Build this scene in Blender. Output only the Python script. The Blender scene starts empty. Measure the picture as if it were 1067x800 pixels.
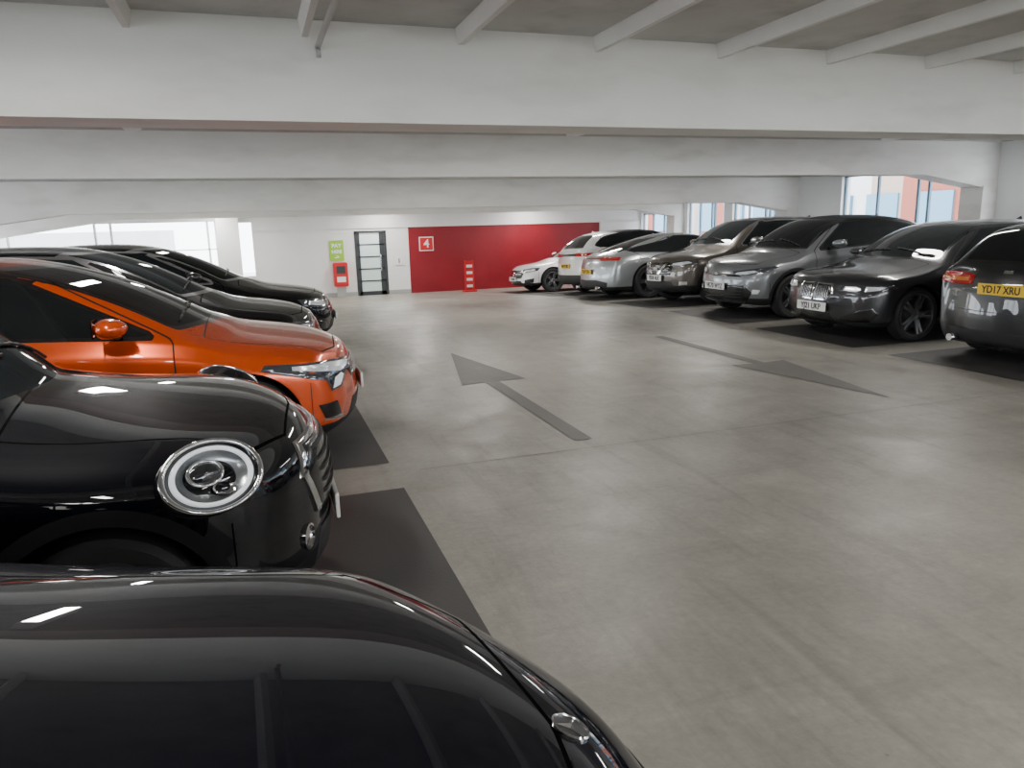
import bpy, bmesh, math, numpy as np
from mathutils import Vector, Matrix
from mathutils.bvhtree import BVHTree
scene=bpy.context.scene
COL=scene.collection

# ---------------------------------------------------------------- materials
def pmat(name,col,rough=.5,metal=0.,coat=0.,emis=None,es=0.,spec=.5,coatr=.03):
    m=bpy.data.materials.new(name); m.use_nodes=True
    b=m.node_tree.nodes['Principled BSDF']
    b.inputs['Base Color'].default_value=(*col,1)
    b.inputs['Roughness'].default_value=rough
    b.inputs['Metallic'].default_value=metal
    b.inputs['Coat Weight'].default_value=coat
    b.inputs['Coat Roughness'].default_value=coatr
    b.inputs['Specular IOR Level'].default_value=spec
    if emis:
        b.inputs['Emission Color'].default_value=(*emis,1); b.inputs['Emission Strength'].default_value=es
    return m
def noisy(name,c1,c2,scale=3,rough=(.5,.7),bump=.0,detail=6,scale2=None,c3=None,bscale=60,spec=.5,stretch=(1,1,1),r2=(.5,.72)):
    m=pmat(name,c1,rough[0],spec=spec); nt=m.node_tree; N=nt.nodes; K=nt.links; b=N['Principled BSDF']
    tc=N.new('ShaderNodeTexCoord'); mp=N.new('ShaderNodeMapping'); mp.inputs['Scale'].default_value=stretch
    K.new(tc.outputs['Object'],mp.inputs['Vector'])
    n=N.new('ShaderNodeTexNoise'); n.inputs['Scale'].default_value=scale; n.inputs['Detail'].default_value=detail; n.inputs['Roughness'].default_value=.6
    K.new(mp.outputs['Vector'],n.inputs['Vector'])
    cr=N.new('ShaderNodeValToRGB'); cr.color_ramp.elements[0].position=.3; cr.color_ramp.elements[1].position=.7
    cr.color_ramp.elements[0].color=(*c1,1); cr.color_ramp.elements[1].color=(*c2,1)
    K.new(n.outputs['Fac'],cr.inputs['Fac']); out=cr.outputs['Color']
    if c3:
        n2=N.new('ShaderNodeTexNoise'); n2.inputs['Scale'].default_value=scale2; n2.inputs['Detail'].default_value=8
        K.new(mp.outputs['Vector'],n2.inputs['Vector'])
        rr=N.new('ShaderNodeValToRGB'); rr.color_ramp.elements[0].position=r2[0]; rr.color_ramp.elements[1].position=r2[1]
        K.new(n2.outputs['Fac'],rr.inputs['Fac'])
        mx=N.new('ShaderNodeMix'); mx.data_type='RGBA'; mx.inputs[7].default_value=(*c3,1)
        K.new(rr.outputs['Color'],mx.inputs[0]); K.new(out,mx.inputs[6]); out=mx.outputs[2]
    K.new(out,b.inputs['Base Color'])
    mr=N.new('ShaderNodeMapRange'); mr.inputs['From Min'].default_value=.3; mr.inputs['From Max'].default_value=.7; mr.inputs['To Min'].default_value=rough[0]; mr.inputs['To Max'].default_value=rough[1]
    K.new(n.outputs['Fac'],mr.inputs['Value']); K.new(mr.outputs['Result'],b.inputs['Roughness'])
    if bump:
        nb=N.new('ShaderNodeTexNoise'); nb.inputs['Scale'].default_value=bscale; nb.inputs['Detail'].default_value=4
        K.new(tc.outputs['Object'],nb.inputs['Vector'])
        bp=N.new('ShaderNodeBump'); bp.inputs['Strength'].default_value=bump; bp.inputs['Distance'].default_value=.01
        K.new(nb.outputs['Fac'],bp.inputs['Height']); K.new(bp.outputs['Normal'],b.inputs['Normal'])
    return m
M={}
# floor: sealed concrete with broad patches, trowel swirls and dark scuffs
def floor_mat():
    m=pmat('floor_concrete',(.2,.2,.2),.45); nt=m.node_tree; N=nt.nodes; K=nt.links; b=N['Principled BSDF']
    tc=N.new('ShaderNodeTexCoord')
    def noise(scale,detail,dist=0.,st=(1,1,1),rot=0):
        mp=N.new('ShaderNodeMapping'); mp.inputs['Scale'].default_value=st; mp.inputs['Rotation'].default_value=(0,0,rot)
        K.new(tc.outputs['Object'],mp.inputs['Vector'])
        n=N.new('ShaderNodeTexNoise'); n.inputs['Scale'].default_value=scale; n.inputs['Detail'].default_value=detail; n.inputs['Distortion'].default_value=dist; n.inputs['Roughness'].default_value=.62
        K.new(mp.outputs['Vector'],n.inputs['Vector']); return n.outputs['Fac']
    def rmp(s,a,b_,lo,hi):
        r=N.new('ShaderNodeMapRange'); r.inputs['From Min'].default_value=a; r.inputs['From Max'].default_value=b_; r.inputs['To Min'].default_value=lo; r.inputs['To Max'].default_value=hi; K.new(s,r.inputs['Value']); return r.outputs['Result']
    def mul(a,b_):
        n=N.new('ShaderNodeMath'); n.operation='MULTIPLY'; K.new(a,n.inputs[0]); K.new(b_,n.inputs[1]); return n.outputs[0]
    f=rmp(noise(.55,6,.3),.3,.7,.80,1.14)
    f=mul(f,rmp(noise(3.2,8,.8),.35,.7,.90,1.08))
    f=mul(f,rmp(noise(26,6),.3,.7,.90,1.10))
    f=mul(f,rmp(noise(2.2,7,.4,(3.2,.35,1)),.52,.72,1.0,.78))      # tyre scuffs along the aisle
    f=mul(f,rmp(noise(1.6,7,.3,(.4,3.0,1),.35),.56,.72,1.0,.87))
    f=mul(f,rmp(noise(1.1,9,1.6,(1,1,1),.6),.58,.72,1.0,1.10))
    f=mul(f,rmp(noise(7.,3),.72,.75,1.0,.66))                     # small drips
    mx=N.new('ShaderNodeVectorMath'); mx.operation='SCALE'; mx.inputs[0].default_value=(.305,.292,.258); K.new(f,mx.inputs['Scale'])
    K.new(mx.outputs['Vector'],b.inputs['Base Color'])
    K.new(rmp(noise(1.6,8,.6),.3,.7,.28,.50),b.inputs['Roughness'])
    bp=N.new('ShaderNodeBump'); bp.inputs['Strength'].default_value=.16; bp.inputs['Distance'].default_value=.01
    K.new(noise(70,5),bp.inputs['Height']); K.new(bp.outputs['Normal'],b.inputs['Normal'])
    return m
M['floor']=floor_mat()
M['bay']=noisy('bay_paint',(.046,.044,.046),(.070,.067,.067),3,(.45,.6),.1)
M['arrow']=noisy('arrow_paint',(.080,.078,.075),(.125,.12,.112),6,(.45,.6),.1)
M['arrow2']=noisy('worn_arrow_paint',(.10,.097,.092),(.155,.148,.137),5,(.45,.6),.1)
M['beam']=noisy('beam_paint',(.74,.725,.68),(.82,.80,.76),1.5,(.55,.7),.1,8,2.2,(.68,.66,.61),120,stretch=(.6,1,2))
M['slab']=noisy('slab_concrete',(.46,.455,.43),(.56,.555,.53),2,(.6,.8),.2,8,3,(.40,.395,.37))
M['rib']=noisy('rib_paint',(.66,.65,.61),(.74,.73,.69),2,(.6,.8),.1)
M['wall']=noisy('wall_paint',(.78,.78,.77),(.84,.84,.83),1,(.5,.65),.05)
M['redwall']=noisy('red_wall_paint',(.22,.003,.012),(.28,.005,.015),1.5,(.35,.45),.05)
M['red']=pmat('red_paint',(.62,.010,.015),.4)
M['green']=pmat('green_sign',(.30,.60,.02),.4)
M['white']=pmat('white_paint',(.85,.85,.85),.4)
M['frame']=pmat('dark_frame',(.03,.035,.04),.4)
M['bframe']=pmat('blue_frame',(.16,.27,.36),.4)
M['doorglass']=pmat('door_glass_lit_colour',(.68,.82,.80),.1,spec=.6)  # opaque pale colour stands in for the lit lobby behind the glass
M['pipe']=pmat('galvanised_pipe',(.42,.42,.40),.45,.3)
M['black']=pmat('gloss_black',(.006,.006,.007),.18,0,.5)
M['trim']=pmat('black_plastic',(.018,.018,.019),.55)
M['cavity']=pmat('wheel_well',(.006,.006,.006),.9)
M['chrome']=pmat('chrome',(.75,.76,.78),.08,1)
M['satin']=pmat('satin_silver',(.55,.56,.58),.28,1)
M['tyre']=pmat('tyre_rubber',(.016,.016,.017),.75)
M['rim']=pmat('alloy',(.45,.46,.48),.25,.9)
M['rimdark']=pmat('dark_alloy',(.16,.16,.17),.3,.8)
M['disc']=pmat('brake_disc',(.10,.10,.10),.4,.8)
M['lamp']=pmat('lamp_reflector',(.80,.83,.86),.18,.5,1,(.9,.95,1),.12)
M['lampdark']=pmat('lamp_lens_dark',(.09,.10,.115),.06,.5,1)
M['lampgrey']=pmat('lamp_bowl',(.34,.36,.38),.22,.6,1)
M['lens']=pmat('projector_lens',(.02,.022,.025),.03,0,1)
M['drl']=pmat('lamp_white',(.85,.88,.92),.2,0,1,(.9,.95,1),.4)
M['red_lamp']=pmat('tail_lamp',(.45,.008,.008),.12,0,1)
M['orange_lamp']=pmat('indicator_lens',(.7,.2,.02),.15,0,1)
M['plate_w']=pmat('plate_white',(.82,.82,.80),.4)
M['plate_y']=pmat('plate_yellow',(.90,.58,.01),.4)
M['ink']=pmat('plate_ink',(.01,.01,.01),.5)
M['glass_win']=pmat('mirror_glass',(.5,.5,.52),.03,1)
def brick():
    m=pmat('brick_facade',(.4,.15,.1),.8); nt=m.node_tree
    t=nt.nodes.new('ShaderNodeTexBrick'); t.inputs['Scale'].default_value=4
    t.inputs['Color1'].default_value=(.30,.09,.06,1); t.inputs['Color2'].default_value=(.24,.07,.045,1); t.inputs['Mortar'].default_value=(.36,.28,.24,1)
    nt.links.new(t.outputs['Color'],nt.nodes['Principled BSDF'].inputs['Base Color']); return m
M['brick']=brick()
M['facade']=noisy('pale_facade',(.50,.52,.55),(.64,.64,.66),.5)
M['cityglass']=pmat('office_glazing',(.10,.22,.32),.1,.2)

def paint(name,col,metal=.35,rough=.3,edge='black',flake=True):
    m=bpy.data.materials.new(name); m.use_nodes=True; nt=m.node_tree; N=nt.nodes; K=nt.links; b=N['Principled BSDF']
    a1=N.new('ShaderNodeAttribute'); a1.attribute_name='m1'; a2=N.new('ShaderNodeAttribute'); a2.attribute_name='m2'
    s1=N.new('ShaderNodeSeparateXYZ'); s2=N.new('ShaderNodeSeparateXYZ')
    K.new(a1.outputs['Vector'],s1.inputs[0]); K.new(a2.outputs['Vector'],s2.inputs[0])
    def less(sock,v):
        n=N.new('ShaderNodeMath'); n.operation='LESS_THAN'; K.new(sock,n.inputs[0]); n.inputs[1].default_value=v; return n.outputs[0]
    def absn(sock):
        n=N.new('ShaderNodeMath'); n.operation='ABSOLUTE'; K.new(sock,n.inputs[0]); return n.outputs[0]
    def mx(a,bb):
        n=N.new('ShaderNodeMath'); n.operation='MAXIMUM'; K.new(a,n.inputs[0]); K.new(bb,n.inputs[1]); return n.outputs[0]
    glass=less(s1.outputs[0],0.); trim=less(s1.outputs[1],0.)
    line=mx(mx(less(absn(s1.outputs[2]),.0045),less(absn(s2.outputs[0]),.0045)),mx(less(absn(s2.outputs[1]),.0045),less(absn(s2.outputs[2]),.003)))
    band=less(s1.outputs[0],.022)
    def mixc(f,a,bc):
        n=N.new('ShaderNodeMix'); n.data_type='RGBA'
        K.new(f,n.inputs[0])
        if isinstance(a,tuple): n.inputs[6].default_value=(*a,1)
        else: K.new(a,n.inputs[6])
        n.inputs[7].default_value=(*bc,1); return n.outputs[2]
    def mixf(f,a,bv):
        n=N.new('ShaderNodeMix'); n.data_type='FLOAT'; K.new(f,n.inputs[0])
        if isinstance(a,float): n.inputs[2].default_value=a
        else: K.new(a,n.inputs[2])
        n.inputs[3].default_value=bv; return n.outputs[0]
    c=mixc(line,col,(.002,.002,.002)); c=mixc(trim,c,(.016,.016,.017))
    c=mixc(band,c,(.7,.7,.72) if edge=='chrome' else (.006,.006,.006)); c=mixc(glass,c,(.010,.012,.013))
    K.new(c,b.inputs['Base Color'])
    r=mixf(line,rough,.8); r=mixf(trim,r,.5); r=mixf(band,r,.15); r=mixf(glass,r,.015); K.new(r,b.inputs['Roughness'])
    me=mixf(line,float(metal),0.); me=mixf(trim,me,0.); me=mixf(band,me,1. if edge=='chrome' else 0.); me=mixf(glass,me,0.); K.new(me,b.inputs['Metallic'])
    co=mixf(line,1.,0.); co=mixf(trim,co,0.); co=mixf(glass,co,0.); K.new(co,b.inputs['Coat Weight'])
    b.inputs['Coat Roughness'].default_value=.01
    if metal<.05 and max(col)<.1: b.inputs['Specular IOR Level'].default_value=.02
    return m

# ---------------------------------------------------------------- helpers
def newobj(name,me,parent=None,mats=()):
    o=bpy.data.objects.new(name,me); COL.objects.link(o)
    for mm in mats: me.materials.append(mm)
    if parent: o.parent=parent
    return o
def empty(name,loc=(0,0,0),rot=(0,0,0)):
    e=bpy.data.objects.new(name,None); COL.objects.link(e); e.location=loc; e.rotation_euler=rot; e.empty_display_size=.2; return e
def mesh(name,verts,faces,mat,parent=None,smooth=False,fix=True):
    me=bpy.data.meshes.new(name); me.from_pydata([tuple(v) for v in verts],[],faces)
    if fix:
        bm=bmesh.new(); bm.from_mesh(me); bmesh.ops.recalc_face_normals(bm,faces=bm.faces); bm.to_mesh(me); bm.free()
    if smooth:
        for p in me.polygons: p.use_smooth=True
        try: me.set_sharp_from_angle(angle=math.radians(40))
        except Exception: pass
    return newobj(name,me,parent,[mat])
def boxes(name,lst,mat,parent=None,bevel=0):
    bm=bmesh.new()
    for (x0,x1,y0,y1,z0,z1) in lst:
        m=Matrix.Translation(((x0+x1)/2,(y0+y1)/2,(z0+z1)/2))@Matrix.Diagonal((abs(x1-x0),abs(y1-y0),abs(z1-z0),1))
        bmesh.ops.create_cube(bm,size=1,matrix=m)
    if bevel: bmesh.ops.bevel(bm,geom=bm.edges[:],offset=bevel,segments=2,affect='EDGES')
    me=bpy.data.meshes.new(name); bm.to_mesh(me); bm.free()
    return newobj(name,me,parent,[mat])
def prism(name,poly_xz,y0,y1,mat,parent=None):
    n=len(poly_xz); v=[(x,y0,z) for x,z in poly_xz]+[(x,y1,z) for x,z in poly_xz]
    f=[list(range(n)),list(range(2*n-1,n-1,-1))]+[[i,(i+1)%n,n+(i+1)%n,n+i] for i in range(n)]
    return mesh(name,v,f,mat,parent)
def cyl(name,p0,p1,r,mat,parent=None,seg=16):
    p0=Vector(p0);p1=Vector(p1);d=p1-p0
    bm=bmesh.new(); q=d.to_track_quat('Z','Y').to_matrix().to_4x4()
    bmesh.ops.create_cone(bm,cap_ends=True,segments=seg,radius1=r,radius2=r,depth=d.length,matrix=Matrix.Translation((p0+p1)/2)@q)
    me=bpy.data.meshes.new(name); bm.to_mesh(me); bm.free()
    for p in me.polygons: p.use_smooth=len(p.vertices)==4
    return newobj(name,me,parent,[mat])
def lathe(name,prof,mat,mtx,parent=None,seg=40,closed=False):
    v=[];f=[];n=len(prof)
    for i in range(seg):
        t=2*math.pi*i/seg
        for r,a in prof: v.append(mtx@Vector((r*math.cos(t),r*math.sin(t),a)))
    for i in range(seg):
        j=(i+1)%seg
        for k in range(n if closed else n-1):
            l=(k+1)%n; f.append([i*n+k,i*n+l,j*n+l,j*n+k])
    return mesh(name,v,f,mat,parent,smooth=True)
def text(name,s,size,mtx,mat,parent=None):
    cu=bpy.data.curves.new(name,'FONT'); cu.body=s; cu.size=size; cu.extrude=.0015; cu.align_x='CENTER'; cu.align_y='CENTER'
    cu.materials.append(mat); o=bpy.data.objects.new(name,cu); COL.objects.link(o)
    if parent: o.parent=parent
    o.matrix_local=mtx
    return o
def interp(x,pts):
    return float(np.interp(x,[p[0] for p in pts],[p[1] for p in pts]))

# ---------------------------------------------------------------- building
FP=[(-14,0),(11.5,0),(13,-.05),(16,-.17),(20,-.38),(23.6,-.55),(24.2,-.57)]
CP=[(-14,2.77),(5,2.77),(10.4,2.75),(15.4,2.47),(20.6,2.36),(24.2,2.30)]
fz=lambda y: interp(y,FP)
cz=lambda y: interp(y,CP)
XL,XR=-6.4,12.7
YB=23.5
def strip(name,prof,x0,x1,th,mat,parent=None,up=True):
    ys=sorted(set([p[0] for p in prof])); v=[];f=[]
    for y in ys:
        z=interp(y,prof); v+=[(x0,y,z),(x1,y,z),(x1,y,z+th),(x0,y,z+th)]
    n=len(ys)
    for i in range(n-1):
        a=4*i;b=a+4
        for k in range(4): f.append([a+k,a+(k+1)%4,b+(k+1)%4,b+k])
    f.append([0,1,2,3]); f.append([4*(n-1)+k for k in (3,2,1,0)])
    return mesh(name,v,f,mat,parent)
strip('floor',FP,XL-.3,XR+.3,-.3,M['floor'])
strip('ceiling',CP,XL-.3,XR+.3,.25,M['slab'])

BEAMS=[(-10.4,2.2),(-5.4,2.2),(-.4,2.2),(4.85,2.20),(10.2,2.2),(15.4,1.905),(20.6,1.86)]
for y,s in BEAMS:
    top=cz(y+.2)+.03
    prism('beam',[(XL,top),(XL,s-.40),(-5.9,s-.40),(-3.1,s),(11.0,s),(12.35,s-.22),(XR,s-.24),(XR,top)],y,y+.42,M['beam'])
rv=[];rf=[]
ylist=[b[0] for b in BEAMS]
for bi in range(3):
    ya=ylist[bi]+.42; yb=ylist[bi+1]
    x=-6.25
    while x<XR-.2:
        za=cz(ya);zb_=cz(yb); n=len(rv); w=.036;w2=.018;d=.095
        rv+=[(x-w,ya,za+.02),(x+w,ya,za+.02),(x+w2,ya,za-d),(x-w2,ya,za-d),(x-w,yb,zb_+.02),(x+w,yb,zb_+.02),(x+w2,yb,zb_-d),(x-w2,yb,zb_-d)]
        rf+=[[n,n+1,n+2,n+3],[n+7,n+6,n+5,n+4]]+[[n+k,n+4+k,n+4+(k+1)%4,n+(k+1)%4] for k in range(4)]
        x+=.95
mesh('ceiling_ribs',rv,rf,M['rib'])
cond=empty('ceiling_conduit')
cyl('pipe',(.47,-3,2.62),(.47,4.84,2.62),.016,M['pipe'],cond)
cyl('drop_pipe',(.47,4.82,2.56),(.47,4.82,2.62),.014,M['pipe'],cond)

for y,s in BEAMS:
    f=fz(y+.2)
    boxes('column',[(12.35,12.69,y-.02,y+.44,f,s-.2)],M['beam'])
    boxes('column',[(-6.38,-6.0,y-.02,y+.44,f,s-.38)],M['beam'])
def sidewall(name,x0,x1,segs,winx):
    L=[];cur=-14.
    sl=sorted(segs)
    for ya,yb,si,he in sl:
        L.append((x0,x1,cur,ya,-.8,2.95)); L.append((x0,x1,ya,yb,-.8,si)); L.append((x0,x1,ya,yb,he,2.95)); cur=yb
    L.append((x0,x1,cur,24.2,-.8,2.95))
    boxes(name,L,M['wall'])
    k=0
    for ya,yb,si,he in sl:
        k+=1
        boxes('window_%s%d'%(winx,k),[(x0+.08,x1-.12,ya,yb,si,si+.05),(x0+.08,x1-.12,ya,yb,he-.05,he)]+
              [(x0+.08,x1-.12,ya+(yb-ya)*t-.025,ya+(yb-ya)*t+.025,si,he) for t in (0.008,.30,.38,.70,.992)],M['bframe'])
sidewall('wall_right',XR,XR+.25,[(-9.5,-5.8,.9,2.5),(-4.6,-.8,.9,2.5),(.4,4.4,.9,2.5),(5.6,9.6,.9,2.5),(10.75,14.0,.9,2.42),(15.95,18.1,.7,2.2),(18.5,20.4,.6,2.1),(21.1,23.3,.5,1.75)],'r')  # openings behind the camera are added to let daylight in
sidewall('wall_left',XL-.25,XL,[(-9.5,-5.8,.9,2.5),(-4.6,-.8,.9,2.5),(.4,4.4,.9,2.5),(5.6,9.6,.9,2.5),(10.9,14.8,.9,2.35),(16.2,20.2,.6,2.1),(21.1,23.3,.5,1.9)],'l')  # wall out of view; its windows are added to bring in light
zf=-.7
boxes('wall_back',[(XL,-.95,YB,YB+.3,zf,.35),(XL,-.35,YB,YB+.3,1.80,2.6),(-.95,-.35,YB-.35,YB+.3,zf,2.6),
                   (-.35,0,YB,YB+.3,zf,.2),(-.35,0,YB,YB+.3,1.75,2.6)],M['wall'])
boxes('wall_lobby',[(0,2.95,YB,YB+.3,zf,1.5),(3.92,4.62,YB,YB+.3,zf,1.5),(2.95,3.92,YB,YB+.3,1.42,1.5)],M['wall'])
boxes('wall_red',[(4.62,11.2,YB,YB+.3,zf,1.5)],M['redwall'])
boxes('wall_corner',[(11.2,XR,YB-.1,YB+.3,zf,1.5)],M['wall'])
boxes('wall_header',[(0,XR,YB-.05,YB+.3,1.5,2.6)],M['wall'])
boxes('baseboard_back',[(0,2.95,YB-.03,YB,zf,-.42),(3.92,4.62,YB-.03,YB,zf,-.42)],M['pipe'])
w=empty('window_back')
boxes('mullions',[(x-.03,x+.03,YB+.05,YB+.12,.35,1.84) for x in (-6.2,-4.1,-3.7,-1.2,-.98)]+[(XL,-.95,YB+.05,YB+.12,1.0,1.03)],M['wall'],w)
d=empty('door_1')
fl=fz(YB)
boxes('frame',[(2.95,3.02,YB-.03,YB+.1,fl,1.42),(3.85,3.92,YB-.03,YB+.1,fl,1.42),(2.95,3.92,YB-.03,YB+.1,1.36,1.42),(3.02,3.85,YB,YB+.06,fl,fl+.12)]+
      [(3.02,3.85,YB,YB+.06,z,z+.035) for z in (-.12,.25,.62,.99)]+[(3.02,3.10,YB,YB+.06,fl,1.4),(3.70,3.85,YB,YB+.06,fl,1.4)],M['frame'],d)
boxes('glazing',[(3.1,3.7,YB+.02,YB+.04,fl+.1,1.38)],M['doorglass'],d)
boxes('handle',[(3.70,3.73,YB-.06,YB,.2,.7)],M['chrome'],d)
R90=Matrix.Rotation(math.pi/2,4,'X')
def sign(name,x0,x1,z0,z1,mat,txt=None,tm='white',border=None):
    s=empty(name)
    if border: boxes('border',[(x0-.03,x1+.03,YB-.02,YB,z0-.03,z1+.03)],M[border],s)
    boxes('panel',[(x0,x1,YB-.035,YB-.015,z0,z1)],M[mat],s)
    if txt:
        for i,t in enumerate(txt):
            o=text('lettering_%d'%i,t[0],t[1],Matrix.Translation(((x0+x1)/2,YB-.038,t[2]))@R90,M[tm],s); o.data.offset=.006
    return s
sign('level_number_sign',4.98,5.38,.78,1.16,'red',[('4',.36,.97)],border='white')
sign('green_information_sign',2.18,2.60,.55,1.16,'green',[('PAY',.16,1.0),('HERE',.13,.82),('->',.16,.66)])
sign('small_notice_sign',4.15,4.42,.35,.62,'white',[('i',.2,.48)],tm='ink')
pm=empty('payment_machine')
boxes('cabinet',[(2.24,2.66,YB-.28,YB,-.22,.50)],M['red'],pm,.02)
boxes('screen',[(2.32,2.58,YB-.29,YB-.27,.18,.40)],M['frame'],pm)
boxes('slot_panel',[(2.32,2.58,YB-.29,YB-.27,-.08,.08)],M['white'],pm)
boxes('pedestal',[(2.32,2.58,YB-.22,YB,-.545,-.22)],M['pipe'],pm)
bs=empty('folding_barrier')
by=22.0; bz=fz(by)
boxes('posts',[(6.0,6.05,by,by+.05,bz,bz+.95),(6.24,6.29,by,by+.05,bz,bz+.95),(5.95,6.34,by-.12,by+.2,bz,bz+.05)],M['red'],bs)
boxes('panels',[(6.05,6.24,by+.01,by+.04,bz+.14+i*.2,bz+.22+i*.2) for i in range(4)],M['white'],bs)
boxes('rails',[(6.05,6.24,by+.01,by+.04,bz+.22+i*.2,bz+.34+i*.2) for i in range(4)],M['red'],bs)

def flat(name,poly,mat,dz=.004):
    bm=bmesh.new(); vs=[bm.verts.new((x,y,0)) for x,y in poly]; bm.faces.new(vs)
    for yy in [p[0] for p in FP if -1<p[0]<24]:
        bmesh.ops.bisect_plane(bm,geom=bm.verts[:]+bm.edges[:]+bm.faces[:],plane_co=(0,yy,0),plane_no=(0,1,0))
    bmesh.ops.recalc_face_normals(bm,faces=bm.faces)
    for v in bm.verts: v.co.z=fz(v.co.y)+dz
    me=bpy.data.meshes.new(name); bm.to_mesh(me); bm.free()
    return newobj(name,me,None,[mat])
for k in range(-2,5):
    c=3.38+2.403*k
    flat('bay_marking',[(-4.6,c-.94),(.74,c-.94),(.74,c+.94),(-4.6,c+.94)],M['bay'])
for k in range(-3,7):
    c=5.55+2.415*k
    flat('bay_marking',[(6.70,c-.94),(12.2,c-.94),(12.2,c+.94),(6.70,c+.94)],M['bay'])
flat('floor_arrow',[(2.21,8.91),(1.84,7.02),(2.10,7.07),(2.10,4.82),(2.24,4.82),(2.24,7.07),(2.53,7.07)],M['arrow'])
flat('floor_arrow',[(5.13,4.9),(5.47,6.75),(5.20,6.72),(5.20,8.9),(5.06,8.9),(5.06,6.72),(4.79,6.75)],M['arrow2'])
M['joint']=pmat('joint_sealant',(.19,.18,.162),.7)
for y in (4.62,9.9,15.2): flat('expansion_joint',[(.9,y),(6.6,y),(6.6,y+.006),(.9,y+.006)],M['joint'],.003)

ob=empty('street_building')
boxes('brickwork',[(30,34,-10,15.5,-6,9),(30,34,24.5,31,-6,9),(30,34,42,60,-6,9)],M['brick'],ob)
boxes('pale_bays',[(30.1,34,15.5,24.5,-6,9),(30.1,34,31,42,-6,9)],M['facade'],ob)
boxes('glazing_bands',[(29.9,30.1,y,y+2.0,z,z+1.9) for z in (-2.8,.6,4.0) for y in np.arange(-8,58,3.1)],M['cityglass'],ob)
boxes('distant_building',[(-14,-5,48,56,-6,1.6)],M['facade'])
boxes('ground_outside',[(-80,120,-60,140,-6.4,-6)],M['facade'])

def lamp(x,y,power=50):
    z=cz(y)-.20
    e=empty('fluorescent_lamp',(x,y,z))
    boxes('housing',[(-.08,.08,-.78,.78,0,.17)],M['white'],e,.01)
    l=bpy.data.lights.new('tube','AREA'); l.shape='RECTANGLE'; l.size=.12; l.size_y=1.5; l.energy=power; l.color=(1,.965,.91)
    o=bpy.data.objects.new('tube',l); COL.objects.link(o); o.location=(0,0,-.004); o.parent=e
for x in (-1.025,3.725,8.475):
    for y in (-7.5,-2.4,2.95 if x<0 else 1.2,7.8,12.9,18.2,22.2):
        lamp(x,y,78 if y>15 else 54)
wd=bpy.data.worlds.new('sky'); scene.world=wd; wd.use_nodes=True
bg=wd.node_tree.nodes['Background']; bg.inputs['Color'].default_value=(.90,.95,1,1); bg.inputs['Strength'].default_value=9.8

# ---------------------------------------------------------------- cars
def sdf_poly(P,poly):
    poly=np.array(poly,float); n=len(poly)
    d=np.full(len(P),1e9); s=np.ones(len(P))
    for i in range(n):
        a=poly[i]; b=poly[i-1]; e=b-a; w=P-a
        t=np.clip((w@e)/(e@e),0,1); q=w-t[:,None]*e
        d=np.minimum(d,(q**2).sum(1))
        c1=P[:,1]>=a[1]; c2=P[:,1]<b[1]; c3=e[0]*w[:,1]>e[1]*w[:,0]
        fl=(c1&c2&c3)|(~c1&~c2&~c3); s=np.where(fl,-s,s)
    return s*np.sqrt(d)

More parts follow.
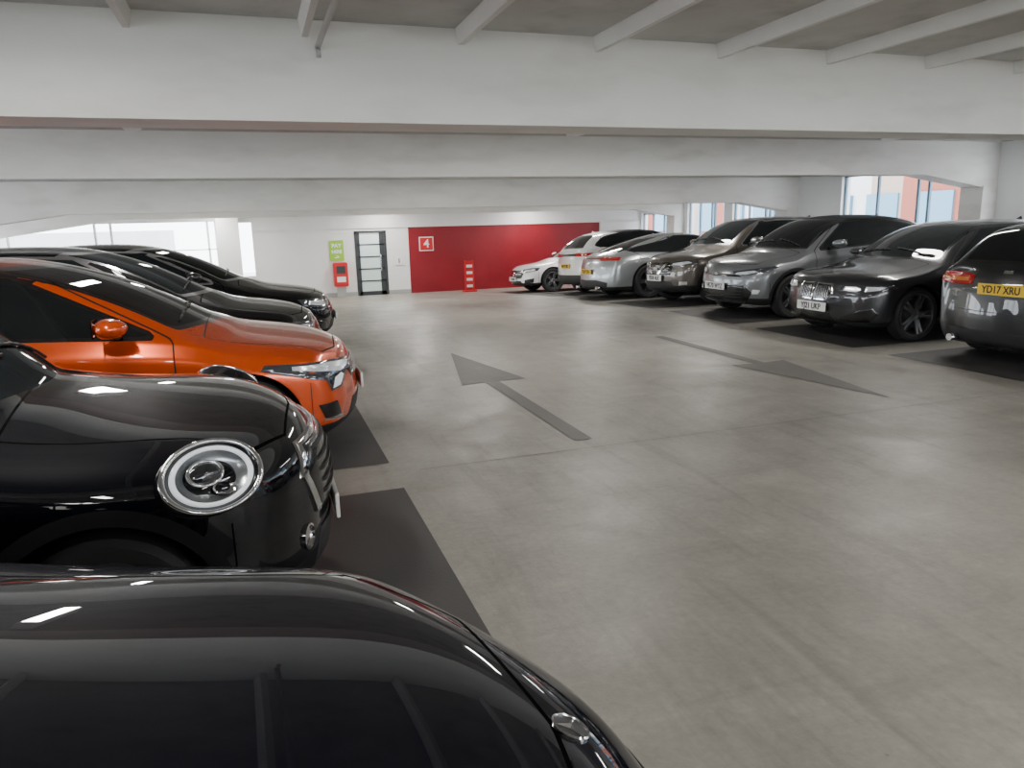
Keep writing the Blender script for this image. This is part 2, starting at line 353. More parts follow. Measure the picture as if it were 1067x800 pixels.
DEF=dict(L=4.2,W=1.8,H=1.45,fa=.86,ra=3.42,R=.325,zn=.70,zh=.86,zc=.98,xc=1.15,xw=1.98,xre=3.55,zre=1.38,xg=4.0,zg=.98,
         zb0=.93,zb1=1.0,z0=.19,sweep=.30,tsweep=.2,roofw=.66,trimz=.27,arch=0.0,sub=2,rim='rim',edge='black',spokes=5,
         tdx=(.06,.0,.0,.03,.06,.10),ndx=(.08,.02,.0,.01,.05,.10),hoodw=.83,bdrop=.05,sexp=2.0)
def make_car(name,sp_,col,loc,rotz,metal=.35,rough=.3,front=(),rear=(),plate=None,rplate=None,extras=None,tilt=0.):
    s=dict(DEF); s.update(sp_); L,W,H=s['L'],s['W'],s['H']; hw=W/2
    root=empty(name)
    mp=paint(name+'_paint',col,metal,rough,s['edge'])
    xc,xw,xre,xg,fa,ra=s['xc'],s['xw'],s['xre'],s['xg'],s['fa'],s['ra']
    zb=lambda x: interp(x,[(xc-.2,s['zb0']-.02),(xc+.2,s['zb0']),(xg,s['zb1']),(L,s['zb1']-.03)])
    st=[]
    hood=lambda x: interp(x,[(0,s['zn']),(.3,s['zn']+(s['zh']-s['zn'])*.55),(fa,s['zh']),(xc,s['zc'])])
    hwf=s['hoodw']; rw=s['roofw']; bd=s['bdrop']
    def add(x,zt,w,yr,drop,zbv=None,yb=.93):
        zr=zt-drop
        if zbv is None: zbv=zr-.055; yb=.955
        zbv=min(zbv,zr-.03)
        zs=zbv-.11; z0=s['z0']
        rows=[(.86*w,z0),(.965*w,z0+(zs-z0)*.2),(.990*w,z0+(zs-z0)*.55),(1.*w,zs),(yb*w,zbv),(yr*w,zr)]
        st.append(dict(x=x,zt=zt,dr=drop,rows=[(a*hw,b) for a,b in rows]))
    add(0,hood(0),s.get('nw',.84),hwf,.03)
    add(.24,hood(.24),.945,hwf,.035)
    add(.5,hood(.5),.985,hwf,.045)
    add(fa,hood(fa),1.,hwf-.01,bd)
    add(xc-.16,hood(xc-.16),1.,hwf-.02,bd+.005)
    add(xc+.02,s['zc']+.01,1.,.80,bd+.01,zb(xc),.94)
    xm=(xc+xw)/2
    add(xm,(s['zc']+H)/2+.03,1.,(.79+rw)/2,.06,zb(xm),.93)
    add(xw,H-.045,1.,rw+.015,.06,zb(xw),.92)
    add(xw+.35,H-.005,1.,rw,.055,zb(xw+.35),.92)
    add((xw+xre)/2+.2,max(H-.0,s['zre']),1.,rw-.01,.055,zb((xw+xre)/2),.92)
    add(xre,s['zre'],1.,rw-.03,.055,zb(xre),.92)
    add((xre+xg)/2,(s['zre']+s['zg'])/2+.04,.985,(rw+.72)/2,.05,zb((xre+xg)/2),.92)
    add(xg,s['zg'],.96,.76,.045,min(zb(xg),s['zg']-.08),.93)
    if L-.26>xg+.1: add(L-.26,s['zg']-.03,.94,.78,.04,min(zb(xg),s['zg']-.1),.93)
    add(L,s['zg']-.07,.86,.80,.04,None)
    n=len(st); cols=[-1,-.72,-.38,0,.38,.72,1]
    vid={};V=[]
    def pos(i,j,k):
        q=st[i]; f=cols[j]
        y=f*q['rows'][k][0]
        z=q['zt']-q['dr']*abs(f)**2.2 if k==5 else q['rows'][k][1]
        x=q['x']
        u=(abs(y)/hw)**s['sexp']
        if i==0: x+=s['ndx'][k]+s['sweep']*u
        elif i==1: x+=max(.10,.52*s['sweep'])*u
        elif i==2: x+=max(0,.9*(s['sweep']-.3))*u*.5
        elif i==n-1: x-=s['tdx'][k]+s['tsweep']*u
        elif k==5 and 4<=i<=7: x-=.11*(1-f*f)*(1,1,.7,.3)[i-4]-.03
        return (x,y,z)
    def vi(i,j,k):
        if (i,j,k) not in vid: vid[(i,j,k)]=len(V); V.append(pos(i,j,k))
        return vid[(i,j,k)]
    F=[]
    for i in range(n-1):
        for j in range(6):
            F.append([vi(i,j,5),vi(i,j+1,5),vi(i+1,j+1,5),vi(i+1,j,5)]); F.append([vi(i,j,0),vi(i+1,j,0),vi(i+1,j+1,0),vi(i,j+1,0)])
        for k in range(5):
            F.append([vi(i,0,k),vi(i,0,k+1),vi(i+1,0,k+1),vi(i+1,0,k)]); F.append([vi(i,6,k),vi(i+1,6,k),vi(i+1,6,k+1),vi(i,6,k+1)])
    for i in (0,n-1):
        for j in range(6):
            for k in range(5): F.append([vi(i,j,k),vi(i,j+1,k),vi(i,j+1,k+1),vi(i,j,k+1)])
    me=bpy.data.meshes.new('cage'); me.from_pydata(V,[],F)
    bm=bmesh.new(); bm.from_mesh(me); bmesh.ops.recalc_face_normals(bm,faces=bm.faces)
    cl=bm.edges.layers.float.new('crease_edge'); inv={v:k for k,v in vid.items()}
    bm.verts.index_update()
    cs=s.get('crease',1.)
    for e in bm.edges:
        a=inv[e.verts[0].index]; b=inv[e.verts[1].index]
        if a[0]!=b[0] and a[2]==b[2] and a[1]==b[1] and a[1] in (0,6):
            if a[2]==4: e[cl]=.5*cs
            elif a[2]==5: e[cl]=.30*cs
            elif a[2]==3: e[cl]=.35*cs
            elif a[2]==0: e[cl]=.6
            elif a[2]==1: e[cl]=.35
        elif a[0]==b[0] and a[0] in (0,n-1) and a[2]==5 and b[2]==5: e[cl]=.35*cs
        elif a[0]==b[0]==0 and a[2]==b[2]==2: e[cl]=.4*cs
        elif a[0]==b[0]==n-1 and a[2]==b[2] and a[2] in (2,3): e[cl]=.4*cs
        elif a[0]==b[0]==5 and a[2]==b[2]==5: e[cl]=.5
    bm.to_mesh(me); bm.free()
    tmp=newobj('cage',me,None,[mp,M['cavity']])
    md=tmp.modifiers.new('s','SUBSURF'); md.levels=s['sub']; md.render_levels=s['sub']
    cut=bmesh.new(); Ra=s['R']+.045
    for ax in (fa,ra):
        for sg in (-1,1):
            bmesh.ops.create_cone(cut,cap_ends=True,segments=56,radius1=Ra,radius2=Ra,depth=.6,matrix=Matrix.Translation((ax,sg*hw,s['R']))@Matrix.Rotation(math.pi/2,4,'X'))
    cm=bpy.data.meshes.new('cut'); cut.to_mesh(cm); cut.free()
    for p in cm.polygons: p.material_index=1
    co=newobj('cut',cm,None,[mp,M['cavity']])
    mb=tmp.modifiers.new('b','BOOLEAN'); mb.operation='DIFFERENCE'; mb.object=co; mb.solver='EXACT'
    dg=bpy.context.evaluated_depsgraph_get()
    fm=bpy.data.meshes.new_from_object(tmp.evaluated_get(dg))
    bpy.data.objects.remove(tmp); bpy.data.objects.remove(co)
    fm.name='body'
    for p in fm.polygons: p.use_smooth=True
    try: fm.set_sharp_from_angle(angle=math.radians(38))
    except Exception: pass
    nv=len(fm.vertices); P=np.empty(nv*3); fm.vertices.foreach_get('co',P); P=P.reshape(-1,3)
    X,Y,Z=P[:,0],np.abs(P[:,1]),P[:,2]; XZ=P[:,[0,2]]
    zbf=zb(xc+.3)+.015; zbr=zb(xg)+.03
    side=s.get('side') or [(xc+.24,zbf),(xw+.10,H-.125),(xw+.5,H-.10),((xw+xre)/2+.2,H-.105),(xre-.15,s['zre']-.125),(xg-.32,zbr+.03),(xg-.40,zbr)]
    g1=np.maximum(sdf_poly(XZ,side),.56*hw-Y)
    def screen(z0_,z1_,wl,wh,lim):
        t=np.clip((Z-z0_)/(z1_-z0_),0,1)
        return np.maximum.reduce([z0_-Z,Z-z1_,Y-(wl+(wh-wl)*t)*hw,lim])
    g2=screen(s['zc']-.0,H-.085,.76,rw-.045,X-(xw+.2))
    g3=screen(s['zg']+.03,s['zre']-.07,.66,rw-.12,(xre-.1)-X)
    g=np.minimum(np.minimum(g1,g2),g3)
    dc=np.minimum(np.hypot(X-fa,Z-s['R']),np.hypot(X-ra,Z-s['R']))-Ra
    tr=Z-s['trimz']
    if s['arch']>0: tr=np.minimum(tr,np.maximum(dc-s['arch'],.75*hw-Y))
    if s.get('darkroof'): tr=np.minimum(tr,np.maximum(H-.10-Z,(xw)-X))
    xb=s.get('xb',(xc+xg)/2+.1)
    dA=np.maximum(sdf_poly(XZ,[(xc+.12,.30),(xb,.30),(xb,H-.08),(xw+.02,H-.08),(xc+.12,zb(xc)+.0)]),.6*hw-Y)
    dB=np.maximum(sdf_poly(XZ,[(xb+.02,.30),(ra-.42,.30),(ra-.18,.75),(xg-.42,zb(xg)),(xre-.1,s['zre']-.08),(xb+.02,H-.08)]),.6*hw-Y)
    XY=np.stack([X,Y],1)
    hx=s.get('hoodx',.20)
    dH=np.maximum(sdf_poly(XY,[(hx,-.5),(hx+.06*s['sweep']/.3,.45*hw),(hx+.16*s['sweep']/.3,.72*hw),(fa,(hwf-.05)*hw),(xc-.05,(hwf-.05)*hw),(xc-.08,-.5)]),.58-Z)
    dS=np.where((Y>.62*hw)&(Z<.6)&(Z>.25),X-(fa-Ra-.05),1.)
    a=fm.attributes.new('m1','FLOAT_VECTOR','POINT'); a.data.foreach_set('vector',np.stack([g,tr,dA],1).ravel())
    a=fm.attributes.new('m2','FLOAT_VECTOR','POINT'); a.data.foreach_set('vector',np.stack([dB,dH,dS],1).ravel())
    body=bpy.data.objects.new('body',fm); COL.objects.link(body); body.parent=root
    if len(fm.materials)<2:
        fm.materials.clear(); fm.materials.append(mp); fm.materials.append(M['cavity'])
    bvh=BVHTree.FromPolygons([Vector(p) for p in P],[list(p.vertices) for p in fm.polygons])
    def ray(kind,end,u,z):
        if kind=='y':
            o=Vector((-1,u,z)) if end=='F' else Vector((L+1,u,z)); d=Vector((1,0,0)) if end=='F' else Vector((-1,0,0))
        elif kind=='t':
            t=math.radians(u); cx=.9 if end=='F' else L-.9; sg=-1 if end=='F' else 1
            dirv=Vector((sg*math.cos(t),math.sin(t),0)); o=Vector((cx,0,z))+dirv*3; d=-dirv
        elif kind=='s':
            sg=1 if end=='L' else -1; o=Vector((u,sg*3,z)); d=Vector((0,-sg,0))
        elif kind=='top':
            o=Vector((u,z,3)); d=Vector((0,0,-1))
        h=bvh.ray_cast(o,d)
        if h[0] is None: h=bvh.find_nearest(o+d*(1.0 if kind=='y' else 2.1))
        return h[0],h[1],d
    def patch(nm,kind,end,poly,mat,off=.006,N=44):
        poly=[Vector(p) for p in poly]; segs=[(poly[i],poly[(i+1)%len(poly)]) for i in range(len(poly))]
        sc=.015 if kind=='t' else 1.
        ln=[math.hypot((b-a)[0]*sc,(b-a)[1]) for a,b in segs]; T=sum(ln); bd_=[]
        for (a,b),l in zip(segs,ln):
            m_=max(1,round(N*l/T))
            for q in range(m_): bd_.append(a+(b-a)*q/m_)
        c=sum(poly,Vector((0,0)))/len(poly); v=[];f=[]; nb=len(bd_)
        rr=[(1.,-.012),(1.,off*.7),(.96,off),(.75,off),(.5,off),(.25,off)]
        for r,of in rr:
            for b in bd_:
                q=c+(b-c)*r; h,nn,d=ray(kind,end,q[0],q[1]); v.append(h-d*of)
        h,nn,d=ray(kind,end,c[0],c[1]); v.append(h-d*off)
        for r in range(len(rr)-1):
            for i in range(nb): f.append([r*nb+i,r*nb+(i+1)%nb,(r+1)*nb+(i+1)%nb,(r+1)*nb+i])
        r=len(rr)-1
        for i in range(nb): f.append([r*nb+i,r*nb+(i+1)%nb,len(v)-1])
        return mesh(nm,v,f,M[mat] if isinstance(mat,str) else mat,root,smooth=True)
    M['_body']=pmat(name+'_solid_paint',col,rough,metal,1.)
    for end,fs in (('F',front),('R',rear)):
        for it in fs:
            nm,kind,poly,mat,off,mir=it
            if mat=='body': mat=M['_body']
            patch(nm,kind,end,poly,mat,off)
            if mir: patch(nm,kind,end,[(-a,b) for a,b in poly],mat,off)
    for pl,end in ((plate,'F'),(rplate,'R')):
        if pl:
            z,txt,mt=pl; h,_,d=ray('y',end,0,z); x=h.x-d.x*.018
            boxes('number_plate',[(x-.008,x+.008,-.26,.26,z-.056,z+.056)],M[mt],root,.003)
            xx=x-d.x*.010
            R=Matrix(((0,0,-d.x),(-d.x,0,0),(0,1,0))).to_4x4()
            text('number_plate_text',txt,.105,Matrix.Translation((xx,0,z-.003))@R@Matrix.Diagonal((.85,1,1,1)),M['ink'],root).data.offset=.002
    for sg,e in ((1,'L'),(-1,'R')):
        for hx_ in (xb-.18,xg-.62 if xg-.62>xb+.4 else None):
            if hx_ is None: continue
            z=zb(hx_)-.09
            patch('door_handle','s',e,[(hx_-.09,z-.013),(hx_+.09,z-.010),(hx_+.09,z+.014),(hx_-.09,z+.012)],M['_body'],.03,20)
        bm=bmesh.new(); mx_=xc+.42; mz=zb(mx_)+.10
        bmesh.ops.create_cube(bm,size=1,matrix=Matrix.Translation((mx_,sg*(hw+.11),mz))@Matrix.Diagonal((.21,.31,.20,1)))
        for v in bm.verts:
            if v.co.x<mx_: v.co.z=mz+(v.co.z-mz)*.6; v.co.y=sg*(hw+.10)+(v.co.y-sg*(hw+.10))*.8
            if abs(v.co.y)<hw+.10: v.co.z=mz+(v.co.z-mz)*.75-.01
        me2=bpy.data.meshes.new('mirror'); bm.to_mesh(me2); bm.free()
        mo=newobj('door_mirror',me2,root,[M['_body']])
        q=mo.modifiers.new('s','SUBSURF'); q.levels=3; q.render_levels=3
        for p in me2.polygons: p.use_smooth=True
        cyl('mirror_arm',(mx_,sg*(hw-.07),mz-.07),(mx_,sg*(hw+.06),mz-.045),.024,M['trim'],root)
        boxes('mirror_glass',[(mx_+.082,mx_+.090,sg*(hw+.03),sg*(hw+.19),mz-.05,mz+.05)],M['glass_win'],root,.002)
    R=s['R']; rm=s.get('rimr',R*.70)
    for ax in (fa,ra):
        for sg in (-1,1):
            T_=Matrix.Translation((ax,sg*(hw-.125),R))@Matrix.Rotation(-sg*math.pi/2,4,'X')
            lathe('tyre',[(rm,-.09),(R-.03,-.105),(R-.006,-.085),(R,-.05),(R,.05),(R-.006,.085),(R-.03,.105),(rm+.01,.095),(rm-.01,.085)],M['tyre'],T_,root)
            lathe('rim_barrel',[(rm+.012,.092),(rm-.012,.096),(rm-.03,.05),(rm-.035,-.08),(.0,-.08)],M['rimdark'],T_,root)
            lathe('brake_disc',[(.0,.0),(rm*.72,.0),(rm*.72,-.02)],M['disc'],T_,root)
            lathe('wheel_hub',[(.0,.08),(.028,.08),(.06,.070),(.075,.04),(.075,-.02)],M[s['rim']],T_,root,24)
            bm=bmesh.new(); ns=s['spokes']
            for q in range(ns):
                for off in ((-.13,.13) if ns<=6 else (0,)):
                    a=2*math.pi*q/ns
                    vs=[]
                    a2=a+off
                    p0=Vector((.05*math.cos(a+off*2),.05*math.sin(a+off*2),0)); p1=Vector(((rm-.012)*math.cos(a2),(rm-.012)*math.sin(a2),0))
                    dd=(p1-p0).normalized(); nn=Vector((-dd.y,dd.x,0))
                    for pp,wd_,zz in ((p0,.022,.074),(p1,.016,.088)):
                        for sx in (-1,1):
                            for dz in (0,-.03): vs.append(bm.verts.new(pp+nn*wd_*sx+Vector((0,0,zz+dz))))
                    for fc in ((0,2,6,4),(1,3,7,5),(0,1,5,4),(2,3,7,6),(0,1,3,2),(4,5,7,6)): bm.faces.new([vs[t] for t in fc])
            bmesh.ops.recalc_face_normals(bm,faces=bm.faces); bm.transform(T_)
            me3=bpy.data.meshes.new('spokes'); bm.to_mesh(me3); bm.free(); newobj('wheel_spokes',me3,root,[M[s['rim']]])
    xa=xre-.25; za=s['zre']
    mesh('roof_aerial',[(xa-.08,0,za+.0),(xa+.08,-.025,za-.02),(xa+.08,.025,za-.02),(xa+.07,0,za+.06),(xa-.08,.012,za-.01),(xa-.08,-.012,za-.01)],[[0,1,3],[0,3,2],[1,2,3],[0,4,5],[0,2,4],[0,5,1]],M['_body'],root)
    for y0 in (-.55,.05):
        pts=[]
        for t in np.linspace(0,1,6):
            y=y0+.5*t; x=xc+.06+.03*t; h=bvh.ray_cast(Vector((x,y,3)),Vector((0,0,-1)))
            if h[0]: pts.append(h[0]+Vector((0,0,.012)))
        for a_,b_ in zip(pts[:-1],pts[1:]): cyl('wiper',a_,b_,.007,M['trim'],root,6)
    if extras: extras(root,ray,patch,s,hw,M['_body'],bvh)
    root.location=loc; root.rotation_euler=(tilt,0,rotz)
    return root

def barsF(z0,z1,n,w,mat='chrome',t=.006,off=.014):
    out=[]
    for i in range(n):
        z=z0+(z1-z0)*(i+.5)/n; out.append(('grille_bar','y',[(-w,z-t),(w,z-t),(w,z+t),(-w,z+t)],mat,off,False))
    return out

def badge(root,ray,patch,s,hw,bm_,bvh):
    h,n,d=ray('top','F',.225,0.)
    q=n.to_track_quat('Z','Y').to_matrix().to_4x4(); T=Matrix.Translation(h)@q
    lathe('badge_ring',[(.034,-.004),(.034,.004),(.031,.006),(.029,.002),(.029,-.004)],M['chrome'],T,root,32)
    lathe('badge_disc',[(.0,.003),(.030,.002)],M['rimdark'],T,root,32)
    for k in range(3):
        a=math.pi/2+k*2*math.pi/3; e=Vector((math.cos(a),math.sin(a),0)); nn=Vector((-e.y,e.x,0))
        v=[T@(nn*.006+Vector((0,0,.003))),T@(-nn*.006+Vector((0,0,.003))),T@(e*.030+Vector((0,0,.004))),T@(Vector((0,0,.009)))]
        mesh('badge_star',v,[[0,1,3],[1,2,3],[2,0,3]],M['chrome'],root)
hatch_front=[('headlamp','t',[(31,.585),(38,.545),(62,.60),(66,.69),(50,.685),(32,.655)],'lampdark',.006,True),
  ('headlamp_inner','t',[(35,.60),(45,.585),(58,.62),(57,.665),(36,.64)],'lamp',.009,True),
  ('grille','y',[(-.42,.44),(.42,.44),(.52,.60),(.44,.64),(-.44,.64),(-.52,.60)],'black',.006,False),
  ('lower_intake','y',[(-.5,.25),(.5,.25),(.42,.37),(-.42,.37)],'trim',.006,False),
  ('side_intake','t',[(38,.27),(52,.29),(54,.42),(40,.36)],'black',.006,True)]
make_car('hatchback_car',dict(L=4.42,W=1.82,H=1.43,zn=.725,zh=.89,zc=.985,xc=1.30,xw=2.15,sub=3,hoodx=.19,edge='chrome',sweep=.58,zb0=.90,hoodw=.80,nw=.80,bdrop=.055,xre=3.7,xg=4.2,ndx=(.08,.02,.0,.01,.06,.12)),
   (.002,.003,.009),(.64,.98,0),math.pi,0.,.4,hatch_front,extras=badge,plate=(.42,'YK19 HMA','plate_w'))

def roundlamps(root,ray,patch,s,hw,bm_,bvh):
    for sg in (-1,1):
        h,n,d=ray('t','F',sg*60,.765)
        n=Vector((-.42,sg*.75,.50)).normalized()
        xa=Vector((.82,sg*.57,0)); xa=(xa-n*xa.dot(n)).normalized(); ya=n.cross(xa)
        q=Matrix((xa,ya,n)).transposed().to_4x4(); T=Matrix.Translation(h-n*.004)@q@Matrix.Diagonal((1.36,.96,1,1))
        def tor(R,r,z): return [(R+r*math.cos(a),z+r*math.sin(a)) for a in np.linspace(0,2*math.pi,12,endpoint=False)]
        lathe('headlamp_housing',[(.122,-.12),(.134,.0),(.130,.016)],M['black'],T,root,64)
        lathe('headlamp_bezel',tor(.126,.008,.020),M['chrome'],T,root,64,True)
        lathe('headlamp_surround',[(.120,.024),(.111,.018),(.107,.010)],M['black'],T,root,64)
        lathe('headlamp_ring_light',tor(.100,.008,.016),M['drl'],T,root,64,True)
        lathe('headlamp_bowl',[(.094,.016),(.082,.0),(.060,-.012),(.0,-.014)],M['lampgrey'],T,root,64)
        # divider across the bowl, main projector below and smaller reflector above
        T2=T@Matrix.Translation((.012,-.018,-.012))
        lathe('headlamp_projector_ring',tor(.043,.006,.020),M['chrome'],T2,root,40,True)
        lathe('headlamp_projector',[(.043,.0),(.041,.020),(.028,.034),(.0,.040)],M['lens'],T2,root,40)
        T3=T@Matrix.Translation((-.020,.050,-.012))
        lathe('headlamp_small_reflector',[(.030,.020),(.018,.006),(.0,.002)],M['chrome'],T3,root,32)
        h,n2,d=ray('t','F',sg*33,.38)
        q=Vector((-1,sg*.45,0)).to_track_quat('Z','Y').to_matrix().to_4x4(); T=Matrix.Translation(h)@q
        lathe('fog_lamp',[(.052,-.01),(.052,.010),(.044,.012),(.040,.002),(.0,.006)],M['chrome'],T,root,32)
        e='L' if sg>0 else 'R'
        patch('side_scuttle','s',e,[(1.16,.70),(1.34,.71),(1.33,.77),(1.17,.76)],'black',.012,24)
mini_front=[('grille_surround','y',[(-.40,.44),(.40,.44),(.48,.62),(.40,.745),(-.40,.745),(-.48,.62)],'chrome',.016,False),
  ('grille','y',[(-.375,.46),(.375,.46),(.45,.62),(.38,.725),(-.38,.725),(-.45,.62)],'black',.020,False),
  ('lower_grille','y',[(-.42,.22),(.42,.22),(.36,.36),(-.36,.36)],'trim',.006,False)]+barsF(.48,.72,5,.34,'trim',.006,.028)
make_car('compact_hatchback_car',dict(L=3.84,W=1.74,H=1.42,zn=.80,zh=.96,zc=1.01,xc=1.14,xw=1.62,xre=3.2,zre=1.37,xg=3.6,zg=1.0,fa=.80,ra=3.3,R=.31,sub=3,sweep=.40,
   zb0=.93,zb1=.97,trimz=.30,arch=.055,hoodw=.78,nw=.86,bdrop=.085,hoodx=.11,roofw=.70,spokes=5,rim='rimdark',crease=.3,ndx=(.04,.0,.0,.0,.04,.11),z0=.17),(.002,.0025,.005),(.24,3.38,0),math.pi,0.,.4,mini_front,extras=roundlamps,plate=(.40,'YG68 LNU','plate_w'))

clio_front=[('headlamp','t',[(20,.60),(34,.575),(42,.50),(50,.495),(52,.57),(78,.69),(76,.725),(50,.70),(22,.655)],'lampdark',.006,True),
  ('headlamp_inner','t',[(26,.618),(40,.60),(66,.675),(66,.70),(48,.685),(27,.645)],'lamp',.010,True),
  ('daylight_strip','t',[(38,.575),(44,.515),(49,.512),(46,.575),(40,.590)],'drl',.013,True),
  ('grille','y',[(-.40,.52),(.40,.52),(.46,.60),(.40,.655),(-.40,.655),(-.46,.60)],'black',.006,False),
  ('lower_intake','y',[(-.52,.24),(.52,.24),(.46,.38),(-.46,.38)],'trim',.006,False),
  ('side_intake','t',[(43,.30),(54,.32),(57,.42),(47,.42)],'black',.006,True),
  ('side_intake_trim','t',[(42,.285),(55,.305),(55,.318),(42,.30)],'satin',.012,True)]+barsF(.53,.65,4,.38,'chrome',.003)
make_car('hatchback_car',dict(L=4.05,W=1.80,H=1.45,zn=.735,zh=.90,zc=.985,xc=1.08,xw=1.98,xre=3.4,zre=1.39,xg=3.85,fa=.82,ra=3.40,R=.32,sub=3,sweep=.34,spokes=5,hoodx=.13,edge='black',nw=.87,zb0=.93,zb1=1.03),
   (.76,.085,.005),(.68,5.80,0),math.pi,.4,.24,clio_front,plate=(.45,'YF21 OKD','plate_w'))
make_car('hatchback_car',dict(L=4.38,W=1.83,H=1.47,zn=.72,zh=.89,zc=1.0,xc=1.18,xw=2.05,xre=3.7,zre=1.40,xg=4.15,sub=3,sweep=.34,hoodx=.15,edge='chrome'),
   (.003,.003,.004),(.62,8.2,0),math.pi,0.,.4,hatch_front,plate=(.42,'YD18 ZTN','plate_w'))
make_car('hatchback_car',dict(L=4.42,W=1.82,H=1.44,zn=.70,zh=.86,zc=.97,xc=1.25,xw=2.15,xre=3.7,zre=1.37,xg=4.2,sub=2,sweep=.32,spokes=5,edge='chrome'),
   (.003,.003,.004),(.98,10.6,0),math.pi,0.,.4,hatch_front+barsF(.46,.62,1,.45,'chrome',.008),plate=(.40,'YH20 PBV','plate_w'))

a3_rear=[('tail_lamp','t',[(26,.82),(45,.81),(62,.85),(60,.93),(40,.94),(27,.92)],'red_lamp',.008,True),
  ('tail_lamp_inner','t',[(30,.85),(44,.845),(54,.865),(53,.89),(31,.89)],'orange_lamp',.011,True),
  ('rear_diffuser','y',[(-.6,.22),(.6,.22),(.66,.36),(-.66,.36)],'trim',.008,False),
  ('rear_badge','y',[(-.05,.95),(.05,.95),(.05,.98),(-.05,.98)],'chrome',.008,False),
  ('tailgate_seam','y',[(-.58,.555),(.58,.555),(.58,.561),(-.58,.561)],'ink',.004,False)]
def exh(root,ray,patch,s,hw,bm_,bvh):
    for y in (-.52,.52):
        cyl('exhaust_tip',(s['L']-.14,y,.25),(s['L']+.0,y,.25),.038,M['chrome'],root)
make_car('hatchback_car',dict(L=4.3,W=1.80,H=1.49,xre=3.75,zre=1.45,xg=4.13,zg=1.04,zc=1.0,R=.325,tsweep=.26,sub=3,rim='rimdark',zb1=1.0),
   (.012,.013,.016),(7.03+4.3,5.50,0),math.pi,.25,.3,hatch_front,a3_rear,rplate=(.79,'YD17 XRU','plate_y'),extras=exh)
bmw=[('headlamp','t',[(25,.635),(40,.61),(58,.645),(64,.715),(44,.715),(26,.70)],'lampdark',.006,True),
  ('headlamp_inner','t',[(28,.645),(38,.63),(42,.655),(38,.695),(29,.69)],'lamp',.010,True),
  ('headlamp_inner','t',[(44,.635),(54,.655),(59,.695),(45,.697)],'lamp',.010,True),
  ('grille_frame','y',[(.012,.50),(.22,.505),(.31,.60),(.27,.715),(.03,.725),(.010,.60)],'chrome',.012,True),
  ('grille_mesh','y',[(.028,.517),(.21,.522),(.29,.60),(.255,.70),(.042,.709),(.026,.60)],'black',.018,True),
  ('lower_intake','y',[(-.34,.23),(.34,.23),(.27,.345),(-.27,.345)],'black',.006,False),
  ('side_intake','t',[(27,.26),(48,.26),(54,.36),(50,.44),(40,.40),(30,.33)],'black',.006,True)]
for k in range(7):
    y=.05+.031*k; bmw.append(('grille_slat','y',[(y,.53),(y+.008,.53),(y+.008,.69),(y,.69)],'rim',.024,True))
make_car('hatchback_car',dict(L=4.32,W=1.80,H=1.47,zn=.79,zh=.92,zc=1.01,xc=1.22,xw=1.98,xre=3.75,zre=1.43,xg=4.12,R=.335,rimr=.26,sweep=.32,sub=3,rim='rim',hoodx=.12,trimz=.23),
   (.022,.023,.026),(6.82,7.92,0),0,.35,.3,bmw,plate=(.42,'YJ21 UKP','plate_w'))
chr_f=[('headlamp','t',[(20,.70),(36,.675),(56,.735),(70,.82),(66,.83),(46,.785),(22,.735)],'lampdark',.006,True),
  ('headlamp_inner','t',[(26,.70),(38,.692),(50,.735),(46,.757),(28,.722)],'lamp',.010,True),
  ('upper_grille','y',[(-.5,.655),(.5,.655),(.44,.69),(-.44,.69)],'black',.008,False),
  ('grille','y',[(-.60,.30),(.60,.30),(.68,.42),(.56,.52),(-.56,.52),(-.68,.42)],'black',.006,False),
  ('bumper_blade','y',[(-.50,.235),(.50,.235),(.56,.27),(-.56,.27)],'satin',.010,False),
  ('fog_lamp','t',[(44,.40),(50,.40),(52,.46),(45,.47)],'lamp',.008,True),
  ('badge','y',[(-.07,.69),(0,.665),(.07,.69),(0,.725)],'chrome',.014,False)]+barsF(.31,.51,4,.52,'trim',.006)
make_car('crossover_car',dict(L=4.36,W=1.80,H=1.57,zn=.84,zh=.99,zc=1.08,xc=1.10,xw=1.84,xre=3.4,zre=1.51,xg=4.08,zg=1.10,zb0=1.03,zb1=1.15,R=.345,sweep=.36,arch=.05,trimz=.33,z0=.22,rim='rim',hoodx=.13,darkroof=True,sub=3),
   (.19,.20,.21),(7.0,10.38,0),0,.5,.3,chr_f,plate=(.50,'VK70 WYZ','plate_w'))
qash=[('headlamp','t',[(26,.74),(40,.72),(58,.76),(64,.84),(46,.83),(27,.79)],'lampdark',.006,True),
  ('headlamp_inner','t',[(30,.745),(42,.74),(55,.78),(50,.81),(31,.775)],'lamp',.010,True),
  ('grille','y',[(-.44,.56),(.44,.56),(.48,.74),(.42,.79),(-.42,.79),(-.48,.74)],'black',.006,False),
  ('chrome_v','y',[(.09,.575),(.15,.575),(.36,.775),(.28,.775)],'chrome',.016,True),
  ('lower_intake','y',[(-.52,.30),(.52,.30),(.46,.44),(-.46,.44)],'trim',.006,False),
  ('fog_lamp','t',[(40,.37),(50,.38),(50,.44),(41,.44)],'chrome',.010,True),
  ('badge','y',[(-.06,.66),(.06,.66),(.06,.70),(-.06,.70)],'chrome',.018,False)]+barsF(.62,.76,3,.40,'satin',.003)
make_car('suv_car',dict(L=4.38,W=1.84,H=1.61,zn=.87,zh=1.02,zc=1.11,xc=1.12,xw=1.82,xre=3.8,zre=1.56,xg=4.22,zg=1.12,zb0=1.05,zb1=1.12,R=.345,sweep=.32,arch=.055,trimz=.36,z0=.23,edge='chrome'),
   (.115,.100,.086),(7.28,12.8,fz(12.8)),0,.5,.3,qash,plate=(.50,'YB18 HLK','plate_w'),tilt=-.035)
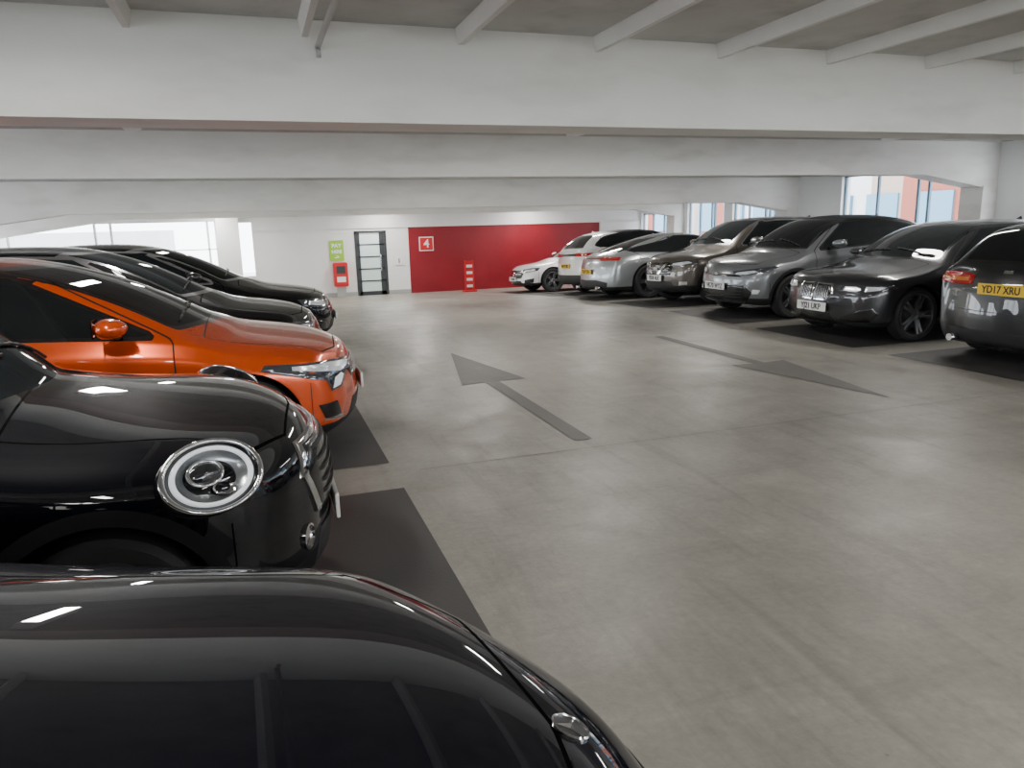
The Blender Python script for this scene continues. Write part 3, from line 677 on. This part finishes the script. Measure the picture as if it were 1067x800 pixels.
pors_r=[('light_bar','t',[(-58,.855),(-30,.865),(0,.868),(30,.865),(58,.855),(58,.885),(30,.895),(0,.898),(-30,.895),(-58,.885)],'red_lamp',.010,False),
  ('tail_lamp','t',[(30,.83),(60,.83),(62,.895),(32,.90)],'red_lamp',.008,True),
  ('rear_diffuser','y',[(-.66,.22),(.66,.22),(.70,.36),(.4,.42),(-.4,.42),(-.70,.36)],'trim',.008,False)]
make_car('fastback_car',dict(L=4.95,W=1.95,H=1.40,zn=.66,zh=.80,zc=.93,xc=1.5,xw=2.35,xre=3.45,zre=1.34,xg=4.62,zg=.98,fa=.92,ra=3.87,R=.36,zb0=.90,zb1=.98,tsweep=.34,roofw=.62,rim='rimdark'),
   (.34,.36,.37),(6.92+4.95,15.2,fz(15.2)),math.pi,.5,.28,hatch_front,pors_r,rplate=(.60,'YK69 DFA','plate_y'),extras=exh,tilt=.045)
evo_r=[('tail_lamp','t',[(28,.93),(60,.93),(62,1.01),(29,1.01)],'red_lamp',.008,True),
  ('tail_strip','y',[(-.6,.94),(.6,.94),(.6,1.0),(-.6,1.0)],'black',.006,False),
  ('rear_bumper','y',[(-.66,.26),(.66,.26),(.70,.48),(-.70,.48)],'trim',.008,False)]
make_car('suv_car',dict(L=4.3,W=1.90,H=1.58,zn=.84,zh=.99,zc=1.08,xc=1.12,xw=1.9,xre=3.7,zre=1.50,xg=4.14,zg=1.12,zb0=1.03,zb1=1.13,R=.36,trimz=.36,arch=.04,z0=.24,roofw=.68,darkroof=True),
   (.80,.80,.79),(7.42+4.3,17.55,fz(17.55)),math.pi,.0,.3,hatch_front,evo_r,rplate=(.70,'WP19 OBE','plate_y'),tilt=.05)
cla=[('headlamp','t',[(31,.56),(40,.545),(62,.60),(66,.68),(50,.675),(32,.635)],'lampdark',.006,True),
  ('headlamp_inner','t',[(35,.58),(45,.575),(58,.61),(57,.655),(36,.62)],'lamp',.009,True),
  ('grille','y',[(-.46,.40),(.46,.40),(.52,.52),(.36,.62),(-.36,.62),(-.52,.52)],'black',.006,False),
  ('grille_blade','y',[(-.44,.50),(.44,.50),(.44,.525),(-.44,.525)],'chrome',.012,False),
  ('badge','y',[(-.07,.47),(0,.44),(.07,.47),(.07,.55),(0,.58),(-.07,.55)],'chrome',.018,False),
  ('lower_intake','y',[(-.5,.24),(.5,.24),(.42,.33),(-.42,.33)],'black',.006,False),
  ('side_intake','t',[(36,.26),(54,.28),(56,.40),(38,.36)],'black',.006,True)]
make_car('saloon_car',dict(L=4.68,W=1.83,H=1.42,zn=.68,zh=.84,zc=.95,xc=1.3,xw=2.2,xre=3.45,zre=1.33,xg=4.35,zg=1.0,fa=.88,ra=3.6,sweep=.34),
   (.82,.82,.82),(6.85,20.0,fz(20.0)),0,0,.3,cla,plate=(.38,'YC20 MBA','plate_w'),tilt=-.05)

# ---------------------------------------------------------------- camera
cd=bpy.data.cameras.new('camera'); cam=bpy.data.objects.new('camera',cd); COL.objects.link(cam)
fwd=Vector((.3122,.9260,-.2128)).normalized(); right=Vector((.9455,-.3238,-.0247)); right=(right-fwd*right.dot(fwd)).normalized(); up=right.cross(fwd)
Mx=Matrix((right,up,-fwd)).transposed().to_4x4(); Mx.translation=(0,0,1.58); cam.matrix_world=Mx
cd.sensor_width=36; cd.lens=775/1067*36; cd.clip_start=.02; cd.clip_end=400
scene.camera=cam
